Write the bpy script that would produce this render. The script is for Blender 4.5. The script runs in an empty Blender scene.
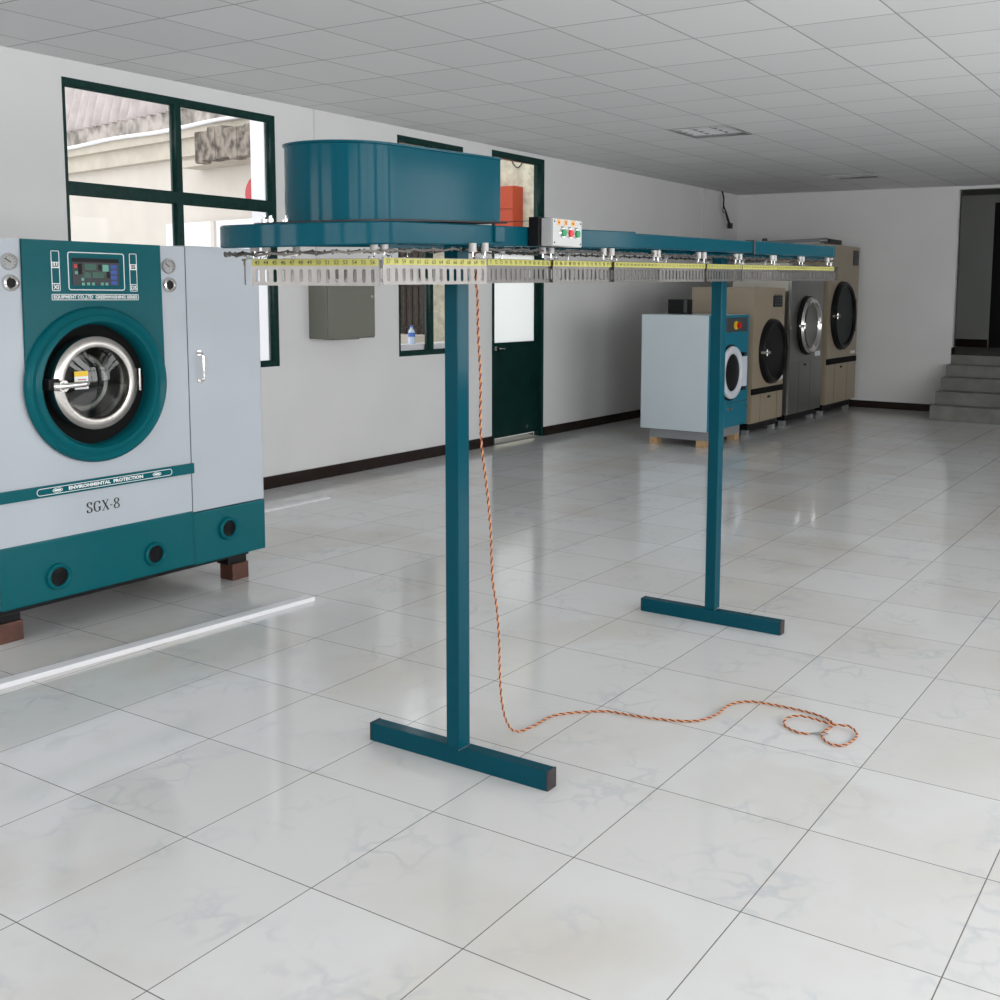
import bpy, bmesh, math, random
from mathutils import Matrix, Vector
random.seed(7)
PI = math.pi
C = bpy.context.scene.collection
sc = bpy.context.scene

# ------------------------------------------------------------------ camera
def cam_axes(yaw, pitch, roll):
    f = Vector((math.cos(yaw)*math.cos(pitch), math.sin(yaw)*math.cos(pitch), -math.sin(pitch)))
    r = Vector((math.sin(yaw), -math.cos(yaw), 0)); d = f.cross(r)
    return r*math.cos(roll)+d*math.sin(roll), -r*math.sin(roll)+d*math.cos(roll), f
cam_data = bpy.data.cameras.new('camera'); cam = bpy.data.objects.new('camera', cam_data); C.objects.link(cam)
_r, _d, _f = cam_axes(.5456, .1115, -.0096)
_u = -_d; _b = -_f
cam.matrix_world = Matrix(((_r.x, _u.x, _b.x, 0), (_r.y, _u.y, _b.y, 0), (_r.z, _u.z, _b.z, 1.56), (0, 0, 0, 1)))
cam_data.sensor_width = 36; cam_data.lens = 1086.3*36/1000
cam_data.shift_x = -.0865; cam_data.shift_y = -.0857
cam_data.clip_start = .05; cam_data.clip_end = 200
sc.camera = cam

# ------------------------------------------------------------------ light
sc.view_settings.view_transform = 'Standard'; sc.view_settings.look = 'None'
sc.view_settings.gamma = 1; sc.view_settings.exposure = 0.0
sc.view_settings.use_curve_mapping = False
w = bpy.data.worlds.new('overcast_sky'); sc.world = w; w.use_nodes = True
bg = w.node_tree.nodes['Background']; bg.inputs[0].default_value = (.97, .985, 1, 1); bg.inputs[1].default_value = 1.9

def added_light(name, loc, rot, sx, sy, power, col=(1, .995, .99)):
    l = bpy.data.lights.new(name, 'AREA'); l.shape = 'RECTANGLE'; l.size = sx; l.size_y = sy
    l.energy = power; l.color = col
    o = bpy.data.objects.new(name, l); C.objects.link(o); o.location = loc; o.rotation_euler = rot
    return o
# area lights added in invented, unseen windows, right of and behind the camera
ADDED_RWIN = [(-3.2, -.6), (-.2, 2.4), (2.8, 5.4), (5.8, 8.4), (8.9, 11.5)]
for i, (x0, x1) in enumerate(ADDED_RWIN):
    added_light('added_daylight', ((x0+x1)/2, -3.24, 1.67), (PI/2, 0, 0), x1-x0, 2.1, [98, 118, 110, 78, 48][i])
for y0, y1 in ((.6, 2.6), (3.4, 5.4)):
    added_light('added_daylight', (-4.24, (y0+y1)/2, 1.75), (PI/2, 0, -PI/2), y1-y0, 1.7, 62)

# ------------------------------------------------------------------ materials
def mat(name, col, rough=.5, metal=0, spec=.5, coat=0, noise=0, nscale=8, bump=0, bscale=60, col2=None):
    m = bpy.data.materials.new(name); m.use_nodes = True; nt = m.node_tree; b = nt.nodes['Principled BSDF']
    b.inputs['Base Color'].default_value = (*col, 1); b.inputs['Roughness'].default_value = rough
    b.inputs['Metallic'].default_value = metal; b.inputs['Specular IOR Level'].default_value = spec
    b.inputs['Coat Weight'].default_value = coat
    tc = nt.nodes.new('ShaderNodeTexCoord')
    if noise:
        n = nt.nodes.new('ShaderNodeTexNoise'); n.inputs['Scale'].default_value = nscale; n.inputs['Detail'].default_value = 5
        nt.links.new(tc.outputs['Object'], n.inputs['Vector'])
        mx = nt.nodes.new('ShaderNodeMix'); mx.data_type = 'RGBA'
        c2 = col2 if col2 else tuple(c*(1-noise) for c in col)
        mx.inputs['A'].default_value = (*c2, 1); mx.inputs['B'].default_value = (*col, 1)
        mr = nt.nodes.new('ShaderNodeMapRange'); mr.inputs['From Min'].default_value = .35; mr.inputs['From Max'].default_value = .62
        nt.links.new(n.outputs['Fac'], mr.inputs['Value']); nt.links.new(mr.outputs[0], mx.inputs['Factor'])
        nt.links.new(mx.outputs['Result'], b.inputs['Base Color'])
    if bump:
        n = nt.nodes.new('ShaderNodeTexNoise'); n.inputs['Scale'].default_value = bscale; n.inputs['Detail'].default_value = 3
        nt.links.new(tc.outputs['Object'], n.inputs['Vector'])
        bp = nt.nodes.new('ShaderNodeBump'); bp.inputs['Strength'].default_value = bump; bp.inputs['Distance'].default_value = .002
        nt.links.new(n.outputs['Fac'], bp.inputs['Height']); nt.links.new(bp.outputs[0], b.inputs['Normal'])
    return m

def glass_mat(name, tint=(1, 1, 1), fac=.07):
    m = bpy.data.materials.new(name); m.use_nodes = True; nt = m.node_tree; nt.nodes.clear()
    o = nt.nodes.new('ShaderNodeOutputMaterial'); t = nt.nodes.new('ShaderNodeBsdfTransparent'); g = nt.nodes.new('ShaderNodeBsdfGlossy')
    t.inputs[0].default_value = (*tint, 1); g.inputs['Roughness'].default_value = .02
    mx = nt.nodes.new('ShaderNodeMixShader'); mx.inputs[0].default_value = fac
    nt.links.new(t.outputs[0], mx.inputs[1]); nt.links.new(g.outputs[0], mx.inputs[2]); nt.links.new(mx.outputs[0], o.inputs[0])
    return m

def frosted():
    m = bpy.data.materials.new('frosted_pane'); m.use_nodes = True; nt = m.node_tree; nt.nodes.clear()
    o = nt.nodes.new('ShaderNodeOutputMaterial'); t = nt.nodes.new('ShaderNodeBsdfTranslucent'); g = nt.nodes.new('ShaderNodeBsdfDiffuse')
    t.inputs[0].default_value = (.95, .97, .97, 1); g.inputs[0].default_value = (.8, .8, .8, 1)
    mx = nt.nodes.new('ShaderNodeMixShader'); mx.inputs[0].default_value = .1
    nt.links.new(t.outputs[0], mx.inputs[1]); nt.links.new(g.outputs[0], mx.inputs[2]); nt.links.new(mx.outputs[0], o.inputs[0])
    return m

def floor_mat():
    m = mat('polished_marble_tile', (.6, .6, .6), .1); nt = m.node_tree; b = nt.nodes['Principled BSDF']; N = nt.nodes.new; L = nt.links.new
    tc = N('ShaderNodeTexCoord')
    mp = N('ShaderNodeMapping'); mp.inputs['Location'].default_value = (-.435+10, -.006+10, 0); L(tc.outputs['Object'], mp.inputs[0])
    br = N('ShaderNodeTexBrick'); br.offset = 0; br.squash = 1
    br.inputs['Scale'].default_value = 1; br.inputs['Brick Width'].default_value = .5; br.inputs['Row Height'].default_value = .5
    br.inputs['Mortar Size'].default_value = .0017; br.inputs['Mortar Smooth'].default_value = .05; br.inputs['Bias'].default_value = 0
    br.inputs['Color1'].default_value = (0, 0, 0, 1); br.inputs['Color2'].default_value = (1, 1, 1, 1); br.inputs['Mortar'].default_value = (.5, .5, .5, 1)
    L(mp.outputs[0], br.inputs['Vector'])
    # tint of single tiles
    t = N('ShaderNodeMix'); t.data_type = 'RGBA'; t.inputs['A'].default_value = (.63, .63, .62, 1); t.inputs['B'].default_value = (.675, .68, .685, 1)
    L(br.outputs['Color'], t.inputs['Factor'])
    # broad worn beige patches
    n1 = N('ShaderNodeTexNoise'); n1.inputs['Scale'].default_value = 1.1; n1.inputs['Detail'].default_value = 6; L(tc.outputs['Object'], n1.inputs['Vector'])
    r1 = N('ShaderNodeMapRange'); r1.inputs['From Min'].default_value = .5; r1.inputs['From Max'].default_value = .72; r1.inputs['To Max'].default_value = .75; L(n1.outputs['Fac'], r1.inputs['Value'])
    p = N('ShaderNodeMix'); p.data_type = 'RGBA'; p.inputs['B'].default_value = (.54, .51, .45, 1); L(r1.outputs[0], p.inputs['Factor']); L(t.outputs['Result'], p.inputs['A'])
    # blue-grey veins
    n2 = N('ShaderNodeTexNoise'); n2.inputs['Scale'].default_value = 5; n2.inputs['Detail'].default_value = 5; L(tc.outputs['Object'], n2.inputs['Vector'])
    ad = N('ShaderNodeMix'); ad.data_type = 'VECTOR'; ad.inputs['Factor'].default_value = .22; L(tc.outputs['Object'], ad.inputs['A']); L(n2.outputs['Color'], ad.inputs['B'])
    vo = N('ShaderNodeTexVoronoi'); vo.feature = 'DISTANCE_TO_EDGE'; vo.inputs['Scale'].default_value = 9; L(ad.outputs['Result'], vo.inputs['Vector'])
    r2 = N('ShaderNodeMapRange'); r2.inputs['From Min'].default_value = 0; r2.inputs['From Max'].default_value = .11; r2.inputs['To Min'].default_value = 1; r2.inputs['To Max'].default_value = 0; L(vo.outputs['Distance'], r2.inputs['Value'])
    n3 = N('ShaderNodeTexNoise'); n3.inputs['Scale'].default_value = 3.3; n3.inputs['Detail'].default_value = 4; L(tc.outputs['Object'], n3.inputs['Vector'])
    r3 = N('ShaderNodeMapRange'); r3.inputs['From Min'].default_value = .5; r3.inputs['From Max'].default_value = .68; r3.inputs['To Max'].default_value = .42; L(n3.outputs['Fac'], r3.inputs['Value'])
    mu = N('ShaderNodeMath'); mu.operation = 'MULTIPLY'; L(r2.outputs[0], mu.inputs[0]); L(r3.outputs[0], mu.inputs[1])
    v = N('ShaderNodeMix'); v.data_type = 'RGBA'; v.inputs['B'].default_value = (.40, .44, .49, 1); L(mu.outputs[0], v.inputs['Factor']); L(p.outputs['Result'], v.inputs['A'])
    gr = N('ShaderNodeMix'); gr.data_type = 'RGBA'; gr.inputs['B'].default_value = (.17, .155, .145, 1); L(br.outputs['Fac'], gr.inputs['Factor']); L(v.outputs['Result'], gr.inputs['A'])
    L(gr.outputs['Result'], b.inputs['Base Color'])
    rr = N('ShaderNodeMapRange'); rr.inputs['From Min'].default_value = .35; rr.inputs['From Max'].default_value = .75; rr.inputs['To Min'].default_value = .07; rr.inputs['To Max'].default_value = .2
    L(n1.outputs['Fac'], rr.inputs['Value']); L(rr.outputs[0], b.inputs['Roughness'])
    n4 = N('ShaderNodeTexNoise'); n4.inputs['Scale'].default_value = 7; n4.inputs['Detail'].default_value = 2; L(tc.outputs['Object'], n4.inputs['Vector'])
    bp = N('ShaderNodeBump'); bp.inputs['Strength'].default_value = .1; bp.inputs['Distance'].default_value = .003
    L(n4.outputs['Fac'], bp.inputs['Height']); L(bp.outputs[0], b.inputs['Normal'])
    b.inputs['Specular IOR Level'].default_value = .6
    return m

def ceiling_mat():
    m = mat('ceiling_tile', (.6, .6, .6), .85, spec=.2); nt = m.node_tree; b = nt.nodes['Principled BSDF']; N = nt.nodes.new; L = nt.links.new
    tc = N('ShaderNodeTexCoord')
    mp = N('ShaderNodeMapping'); mp.inputs['Location'].default_value = (-.35+12, -3.945+.573*20, 0); L(tc.outputs['Object'], mp.inputs[0])
    br = N('ShaderNodeTexBrick'); br.offset = 0; br.squash = 1
    br.inputs['Scale'].default_value = 1; br.inputs['Brick Width'].default_value = .6; br.inputs['Row Height'].default_value = .573
    br.inputs['Mortar Size'].default_value = .006; br.inputs['Mortar Smooth'].default_value = .3
    br.inputs['Color1'].default_value = (.73, .735, .74, 1); br.inputs['Color2'].default_value = (.68, .685, .69, 1); br.inputs['Mortar'].default_value = (.36, .365, .37, 1)
    L(mp.outputs[0], br.inputs['Vector']); L(br.outputs['Color'], b.inputs['Base Color'])
    bp = N('ShaderNodeBump'); bp.inputs['Strength'].default_value = .5; bp.inputs['Distance'].default_value = .004; bp.invert = True
    L(br.outputs['Fac'], bp.inputs['Height']); L(bp.outputs[0], b.inputs['Normal'])
    return m

M = dict(
    floor=floor_mat(), ceiling=ceiling_mat(),
    wall=mat('painted_plaster', (.70, .70, .70), .8, spec=.2, noise=.04, nscale=1.5, bump=.15, bscale=25),
    shadewall=mat('corridor_shaded_plaster', (.30, .31, .295), .85, spec=.2),  # wall plaster darkened; the corridor's shade is put into its colour
    base=mat('dark_brown_tile', (.02, .013, .011), .25, spec=.2),
    green=mat('dark_green_enamel', (.005, .036, .030), .3, spec=.2, noise=.35, nscale=25),
    doorg=mat('door_green_enamel', (.003, .026, .022), .35, spec=.2, noise=.3, nscale=6),
    glass=glass_mat('window_glass', fac=.008), milk=frosted(),
    teal=mat('teal_gloss_paint', (.002, .055, .080), .12, spec=.09, bump=.04, bscale=30),
    tealdark=mat('black_rubber_cap', (.02, .014, .016), .5),
    mteal=mat('machine_teal_enamel', (.003, .095, .115), .2, spec=.09),
    mwhite=mat('machine_white_enamel', (.42, .46, .505), .3, noise=.04, nscale=2),
    seam=mat('dark_seam', (.06, .065, .07), .6),
    black=mat('black_plastic', (.008, .008, .009), .35, spec=.15), blackm=mat('matt_black_recess', (.006, .006, .006), .7, spec=.1),
    chrome=mat('polished_chrome', (.72, .7, .68), .14, 1), satin=mat('satin_steel_ring', (.40, .385, .365), .27, 1), steel=mat('brushed_steel', (.42, .42, .42), .33, 1, bump=.1, bscale=200),
    drum=mat('perforated_drum_steel', (.16, .155, .15), .55, .7),
    dglass=glass_mat('porthole_glass', (.60, .62, .61), .05), galv=mat('galvanised_sheet', (.155, .148, .142), .33, .85, noise=.1, nscale=20),
    yellow=mat('yellow_number_tape', (.37, .355, .075), .5), ink=mat('black_ink', (.02, .025, .01), .6), white=mat('white_print', (.75, .8, .8), .5),
    nylon=mat('grey_nylon', (.38, .37, .36), .45), chain=mat('oily_chain_steel', (.06, .055, .05), .35, .8),
    boxgrey=mat('control_box_grey', (.36, .36, .36), .45), orange=mat('orange_label', (.75, .3, .03), .5),
    bgreen=mat('green_push_button', (.0, .2, .07), .3), bred=mat('red_push_button', (.5, .01, .015), .3), byel=mat('yellow_collar', (.75, .5, .02), .4),
    red=mat('red_enamel', (.45, .02, .03), .4), cordo=mat('orange_wire', (.68, .31, .13), .45), cordd=mat('dark_brown_wire', (.13, .02, .015), .45), copper=mat('bare_wire', (.25, .25, .24), .4, .6),
    beige=mat('beige_enamel', (.30, .25, .18), .4, noise=.04, nscale=3), bgroove=mat('panel_gap', (.1, .08, .06), .6), cream=mat('cream_enamel', (.5, .49, .42), .5),
    stl2=mat('stainless_panel', (.3, .3, .29), .34, .9, bump=.05, bscale=150), screen=mat('black_control_film', (.01, .011, .013), .2, spec=.2), grey=mat('grey_panel_film', (.055, .06, .065), .4, spec=.2),
    skid=mat('grey_steel_skid', (.22, .23, .24), .5), wood=mat('raw_pine', (.5, .33, .17), .7, noise=.3, nscale=30), woodd=mat('red_stained_wood', (.10, .035, .02), .5, noise=.4, nscale=20),
    wwhite=mat('washer_side_white', (.52, .60, .64), .35, noise=.03, nscale=2), wteal=mat('washer_teal', (.003, .16, .24), .3), ringw=mat('white_porthole_ring', (.62, .66, .72), .3),
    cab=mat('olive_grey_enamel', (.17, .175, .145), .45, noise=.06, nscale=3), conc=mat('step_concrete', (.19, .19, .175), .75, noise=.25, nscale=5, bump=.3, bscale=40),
    led=mat('green_display', (.01, .08, .05), .2), cyan=mat('mint_key', (.12, .38, .3), .5), bluek=mat('blue_key', (.03, .08, .35), .5), mark=mat('faint_wall_scuff', (.33, .33, .33), .8),
    owall=mat('courtyard_render', (.66, .615, .56), .9, spec=.1, noise=.06, nscale=2), ocream=mat('stained_cream_render', (.60, .58, .46), .9, spec=.1, noise=.5, nscale=9, col2=(.42, .40, .32)),
    oconc=mat('weathered_concrete', (.50, .45, .42), .9, noise=.6, nscale=5, bump=.5, bscale=15, col2=(.20, .18, .16)), obeam=mat('pale_concrete_beam', (.58, .53, .45), .9, noise=.12, nscale=4),
    lid=mat('box_lid_grey', (.40, .41, .41), .4), pipe=mat('white_plastic_pipe', (.8, .8, .84), .4), corr=mat('corrugated_sheet', (.76, .71, .70), .7, noise=.15, nscale=5), gbar=mat('rusty_grille_bar', (.05, .04, .035), .7), ograte=mat('brown_grille', (.17, .145, .125), .7, noise=.3, nscale=20),
    ored=mat('orange_red_enamel', (.42, .05, .012), .5), oground=mat('courtyard_concrete', (.5, .5, .48), .9, noise=.2, nscale=3),
    bottle=mat('bottle_plastic', (.55, .65, .8), .15), blabel=mat('blue_bottle_label', (.05, .15, .5), .4), duct=mat('white_floor_trunking', (.72, .72, .74), .4),
    louvre=mat('aluminium_louvre', (.75, .75, .76), .25, .9), dark=mat('dark_fitting', (.05, .05, .05), .6), bark=mat('mottled_old_concrete', (.3, .26, .22), .95, noise=.75, nscale=9, bump=1, bscale=20),
    cable=mat('black_cable', (.01, .012, .01), .5), trunk=mat('wall_trunking', (.62, .62, .62), .6), lens=glass_mat('water_clear', (.8, .88, .95), .1),
)

# ------------------------------------------------------------------ helpers
OFF = {}
def tagp(o, label=None, cat=None, group=None, kind=None):
    if label: o['label'] = label
    if cat: o['category'] = cat
    if group: o['group'] = group
    if kind: o['kind'] = kind
    return o
def thing(name, label, cat, loc, group=None):
    o = bpy.data.objects.new(name, None); C.objects.link(o); o.location = loc; o.empty_display_size = .1
    OFF[o] = Vector(loc); return tagp(o, label, cat, group)
def obj(name, bm, m, parent=None, smooth=False, loc=None):
    me = bpy.data.meshes.new(name)
    if isinstance(bm, bpy.types.Mesh): me = bm
    else: bm.to_mesh(me); bm.free()
    me.materials.clear(); me.materials.append(m)
    off = OFF[parent] if parent else Vector(loc or (0, 0, 0))
    me.transform(Matrix.Translation(-off))
    if smooth:
        for p in me.polygons: p.use_smooth = True
        me.update()
        try: me.set_sharp_from_angle(angle=math.radians(38))
        except Exception: pass
    o = bpy.data.objects.new(name, me); C.objects.link(o)
    if parent: o.parent = parent
    else: o.location = off
    OFF[o] = off
    return o
def struct(name, bm, m, parent=None, **k):
    o = obj(name, bm, m, parent, **k); o['kind'] = 'structure'; return o
def BM(): return bmesh.new()
def box(bm, x0, x1, y0, y1, z0, z1, mtx=None, bev=0):
    t = bmesh.new(); bmesh.ops.create_cube(t, size=1)
    for v in t.verts:
        v.co = Vector((x0+(v.co.x+.5)*(x1-x0), y0+(v.co.y+.5)*(y1-y0), z0+(v.co.z+.5)*(z1-z0)))
    if bev: bmesh.ops.bevel(t, geom=list(t.edges), offset=bev, segments=2, profile=.7, affect='EDGES')
    return join(bm, t, mtx)
def join(bm, t, mtx=None):
    if mtx: bmesh.ops.transform(t, matrix=mtx, verts=t.verts)
    me = bpy.data.meshes.new('tmp'); t.to_mesh(me); t.free(); bm.from_mesh(me); bpy.data.meshes.remove(me); return bm
def bx(*a, mtx=None, bev=0): return box(BM(), *a, mtx=mtx, bev=bev)
def cyl(bm, p0, p1, r0, r1=None, seg=24, caps=True):
    p0 = Vector(p0); p1 = Vector(p1); d = p1-p0; r1 = r0 if r1 is None else r1
    t = bmesh.new(); bmesh.ops.create_cone(t, cap_ends=caps, segments=seg, radius1=r0, radius2=r1, depth=d.length)
    return join(bm, t, Matrix.Translation((p0+p1)/2) @ d.to_track_quat('Z', 'Y').to_matrix().to_4x4())
def cy(*a, **k): return cyl(BM(), *a, **k)
def lathe(prof, seg=48, mtx=None, closed=False, bm=None):
    """prof: list of (r, z) turned about z"""
    t = bmesh.new(); rings = []
    for r, z in prof:
        rings.append([t.verts.new((r*math.cos(2*PI*i/seg), r*math.sin(2*PI*i/seg), z)) for i in range(seg)] if r > 1e-6 else [t.verts.new((0, 0, z))])
    pairs = list(zip(rings, rings[1:])) + ([(rings[-1], rings[0])] if closed else [])
    for A, B in pairs:
        for i in range(seg):
            j = (i+1) % seg
            if len(A) > 1 and len(B) > 1: t.faces.new((A[i], A[j], B[j], B[i]))
            elif len(A) > 1: t.faces.new((A[i], A[j], B[0]))
            elif len(B) > 1: t.faces.new((A[0], B[j], B[i]))
    bmesh.ops.recalc_face_normals(t, faces=t.faces)
    return join(bm or BM(), t, mtx)
FRONT = Matrix.Rotation(PI/2, 4, 'X')          # local z -> world -Y (face looking at the camera side)
def front(x, y, z): return Matrix.Translation((x, y, z)) @ FRONT
def tube(bm, pts, r, seg=8, cyclic=False):
    P = [Vector(p) for p in pts]; n = len(P); rings = []; up = None
    for i, p in enumerate(P):
        a = P[(i-1) % n] if (cyclic or i > 0) else p; b = P[(i+1) % n] if (cyclic or i < n-1) else p
        t = (b-a).normalized()
        if up is None: up = t.orthogonal().normalized()
        up = (up - t*up.dot(t)).normalized(); s = t.cross(up)
        rings.append([bm.verts.new(p+(up*math.cos(2*PI*k/seg)+s*math.sin(2*PI*k/seg))*r) for k in range(seg)])
    for i in range(n if cyclic else n-1):
        A = rings[i]; B = rings[(i+1) % n]
        for k in range(seg): bm.faces.new((A[k], A[(k+1) % seg], B[(k+1) % seg], B[k]))
    if not cyclic: bm.faces.new(rings[0][::-1]); bm.faces.new(rings[-1])
    bmesh.ops.recalc_face_normals(bm, faces=bm.faces)
    return bm
def spline(pts, n=12):
    P = [Vector(p) for p in pts]; out = []
    for i in range(len(P)-1):
        p0 = P[max(i-1, 0)]; p1 = P[i]; p2 = P[i+1]; p3 = P[min(i+2, len(P)-1)]
        for k in range(n):
            t = k/n; out.append(.5*((2*p1)+(-p0+p2)*t+(2*p0-5*p1+4*p2-p3)*t*t+(-p0+3*p1-3*p2+p3)*t**3))
    out.append(P[-1]); return out
def sheet(outer, holes, t, mtx=None):
    """flat plate with holes, outline in XY, thickness t along z (centred)"""
    cu = bpy.data.curves.new('tmp', 'CURVE'); cu.dimensions = '2D'; cu.fill_mode = 'BOTH'; cu.extrude = t/2
    for loop in [outer]+list(holes):
        s = cu.splines.new('POLY'); s.points.add(len(loop)-1); s.use_cyclic_u = True
        for k, (x, y) in enumerate(loop): s.points[k].co = (x, y, 0, 1)
    o = bpy.data.objects.new('tmp', cu); C.objects.link(o)
    me = bpy.data.meshes.new_from_object(o.evaluated_get(bpy.context.evaluated_depsgraph_get()))
    bpy.data.objects.remove(o); bpy.data.curves.remove(cu)
    if mtx: me.transform(mtx)
    b = BM(); b.from_mesh(me); bpy.data.meshes.remove(me)
    bmesh.ops.remove_doubles(b, verts=b.verts, dist=1e-6); bmesh.ops.recalc_face_normals(b, faces=b.faces)
    return b
def rect(x0, x1, y0, y1): return [(x0, y0), (x1, y0), (x1, y1), (x0, y1)]
def rrect(x0, x1, y0, y1, r, n=4):
    out = []
    for cx, cy_, a in ((x1-r, y0+r, -PI/2), (x1-r, y1-r, 0), (x0+r, y1-r, PI/2), (x0+r, y0+r, PI)):
        for k in range(n+1): out.append((cx+r*math.cos(a+k*PI/2/n), cy_+r*math.sin(a+k*PI/2/n)))
    return out
def circ(x, y, r, n=40): return [(x+r*math.cos(2*PI*k/n), y+r*math.sin(2*PI*k/n)) for k in range(n)]
def text(s, size, mtx, ext=.0004, width=None, bold=0, bm=None):
    cu = bpy.data.curves.new('tmp', 'FONT'); cu.body = s; cu.size = size; cu.align_x = 'CENTER'; cu.align_y = 'CENTER'; cu.extrude = ext
    cu.offset = bold; cu.resolution_u = 2
    o = bpy.data.objects.new('tmp', cu); C.objects.link(o)
    me = bpy.data.meshes.new_from_object(o.evaluated_get(bpy.context.evaluated_depsgraph_get()))
    bpy.data.objects.remove(o); bpy.data.curves.remove(cu)
    if width:
        xs = [v.co.x for v in me.vertices]; k = width/(max(xs)-min(xs)); me.transform(Matrix.Diagonal((k, 1, 1, 1)))
    me.transform(mtx); b = bm or BM(); b.from_mesh(me); bpy.data.meshes.remove(me); return b
def frame_lines(b, x0, x1, z0, z1, y, t=.004, r=.008):
    return join(b, sheet(rrect(x0, x1, z0, z1, r), [rrect(x0+t, x1-t, z0+t, z1-t, max(r-t, .001))], .001), front(0, y, 0) )

# FRONT maps (x, y, 0) -> (x, 0, y): outlines are given in (x, z)
# ================================================================== THE ROOM
WY = 6.52; CZ = 3.0; BX = 14.97; RY = -3.0; KX = -4.0; T = .13
W1 = (4.30, 6.07, .96, 2.89); W2 = (7.48, 8.43, .97, 2.93); D1 = (8.885, 9.83, .0, 2.96)
struct('floor', bx(KX-.2, BX+.2, RY-.2, WY+.25, -.12, 0), M['floor'])
struct('ceiling', sheet(rect(KX-.2, BX+.2, RY-.2, WY+.2), [rect(8.75, 9.35, 3.95, 4.52), rect(12.87, 13.43, 3.95, 4.52)], .04, Matrix.Translation((0, 0, CZ+.02))), M['ceiling'])
struct('wall_left', sheet([(KX-.2, 0), (D1[0], 0), (D1[0], D1[3]), (D1[1], D1[3]), (D1[1], 0), (BX, 0), (BX, 3.05), (KX-.2, 3.05)],
       [rect(*W1), rect(*W2)], T, front(0, WY+T/2, 0)), M['wall'])
SIDE = Matrix(((0, 0, 1, 0), (1, 0, 0, 0), (0, 1, 0, 0), (0, 0, 0, 1)))   # outline (y, z) -> wall facing X
SY0, SY1 = 1.1, 3.385
struct('wall_back', sheet([(RY-.2, 0), (SY0, 0), (SY0, 2.965), (SY1, 2.965), (SY1, 0), (WY+.2, 0), (WY+.2, 3.05), (RY-.2, 3.05)], [], .2, Matrix.Translation((BX+.1, 0, 0)) @ SIDE), M['wall'])
struct('wall_right', sheet(rect(KX-.2, BX+.2, 0, 3.05), [rect(a, b, .6, 2.75) for a, b in ADDED_RWIN], .2, front(0, RY-.1, 0)), M['wall'])
struct('wall_front', sheet(rect(RY-.2, WY+.2, 0, 3.05), [rect(.6, 2.6, .9, 2.6), rect(3.4, 5.4, .9, 2.6)], .2, Matrix.Translation((KX-.1, 0, 0)) @ SIDE), M['wall'])  # unseen openings behind the camera, added for the area lights
# baseboards
b = bx(KX, D1[0]-.0, WY-.012, WY, 0, .098); box(b, D1[1], BX, WY-.012, WY, 0, .098); struct('baseboard_left', b, M['base'])
b = bx(BX-.012, BX, SY1+.0, WY-.012, 0, .098); box(b, BX-.012, BX, RY, SY0, 0, .098); struct('baseboard_back', b, M['base'])
struct('baseboard_right', bx(KX, BX, RY, RY+.012, 0, .098), M['base'])
# raised corridor behind the opening
b = bx(BX+.2, 17.54, SY0-.8, SY1+.8, .6, .78); box(b, BX, BX+.2, SY0, SY1, .6, .78); struct('floor_corridor', b, M['conc'])
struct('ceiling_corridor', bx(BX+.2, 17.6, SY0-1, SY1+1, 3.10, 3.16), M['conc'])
struct('wall_corridor', sheet(rect(-.4, 5, .6, 3.1), [rect(2.6, 3.42, .78, 2.98)], .1, Matrix.Translation((17.59, 0, 0)) @ SIDE), M['shadewall'])
b = bx(BX+.2, 17.54, SY1+.8, SY1+.9, .6, 3.1); struct('wall_corridor_side', b, M['shadewall'])
struct('wall_corridor_end', bx(BX+.2, 17.54, SY0-.9, SY0-.8, .6, 3.1), M['shadewall'])
struct('baseboard_corridor', bx(17.525, 17.54, 3.43, SY1+.8, .78, .9), M['base'])
struct('trim_1', bx(BX-.004, BX+.2, SY1-.004, SY1, .78, .875), M['base'])
b = bx(17.56, 17.63, 2.58, 3.44, .78, 3.0); dcor = struct('door_2', b, M['black'])
# window joinery --------------------------------------------------
def window(n, W, mull, trans, y, fw=.05, tz=.08):
    x0, x1, z0, z1 = W
    zs = [(z0+.04, trans-tz/2), (trans+tz/2, z1-.045)] if trans else [(z0+.04, z1-.045)]
    xs = [(x0+fw*.6, mull-.023), (mull+.023, x1-fw)] if mull else [(x0+.03, x1-.03)]
    holes = [rect(a, b_, c, d) for a, b_ in xs for c, d in zs]
    f = struct('window_%d' % n, sheet(rect(x0, x1, z0, z1), holes, .07, front(0, y, 0)), M['green'])
    s = BM()
    for a, b_ in xs:
        for c, d in zs:
            join(s, sheet(rect(a, b_, c, d), [rect(a+.007, b_-.007, c+.007, d-.007)], .03, front(0, y+.01, 0)))
    obj('sash', s, M['green'], f)
    for a, b_ in xs:
        for c, d in zs:
            obj('window_pane', bx(a+.01, b_-.01, y+.008, y+.012, c+.01, d-.01), M['glass'], f)
    return f
window(1, W1, 5.18, 2.20, WY+.04, .042, .075)
window(2, W2, 7.95, 2.19, WY+.04, .05)
for i, (a, b_) in enumerate(ADDED_RWIN):
    pass
for i, (a, b_) in enumerate(ADDED_RWIN): window(3+i, (a, b_, .6, 2.75), (a+b_)/2, 2.0, RY-.08)  # unseen right-hand windows, added to give the room light sources
# sills
struct('trim_3', bx(W2[0], W2[1], WY+.08, WY+.27, W2[2]-.02, 1.068), M['duct'])
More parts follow.
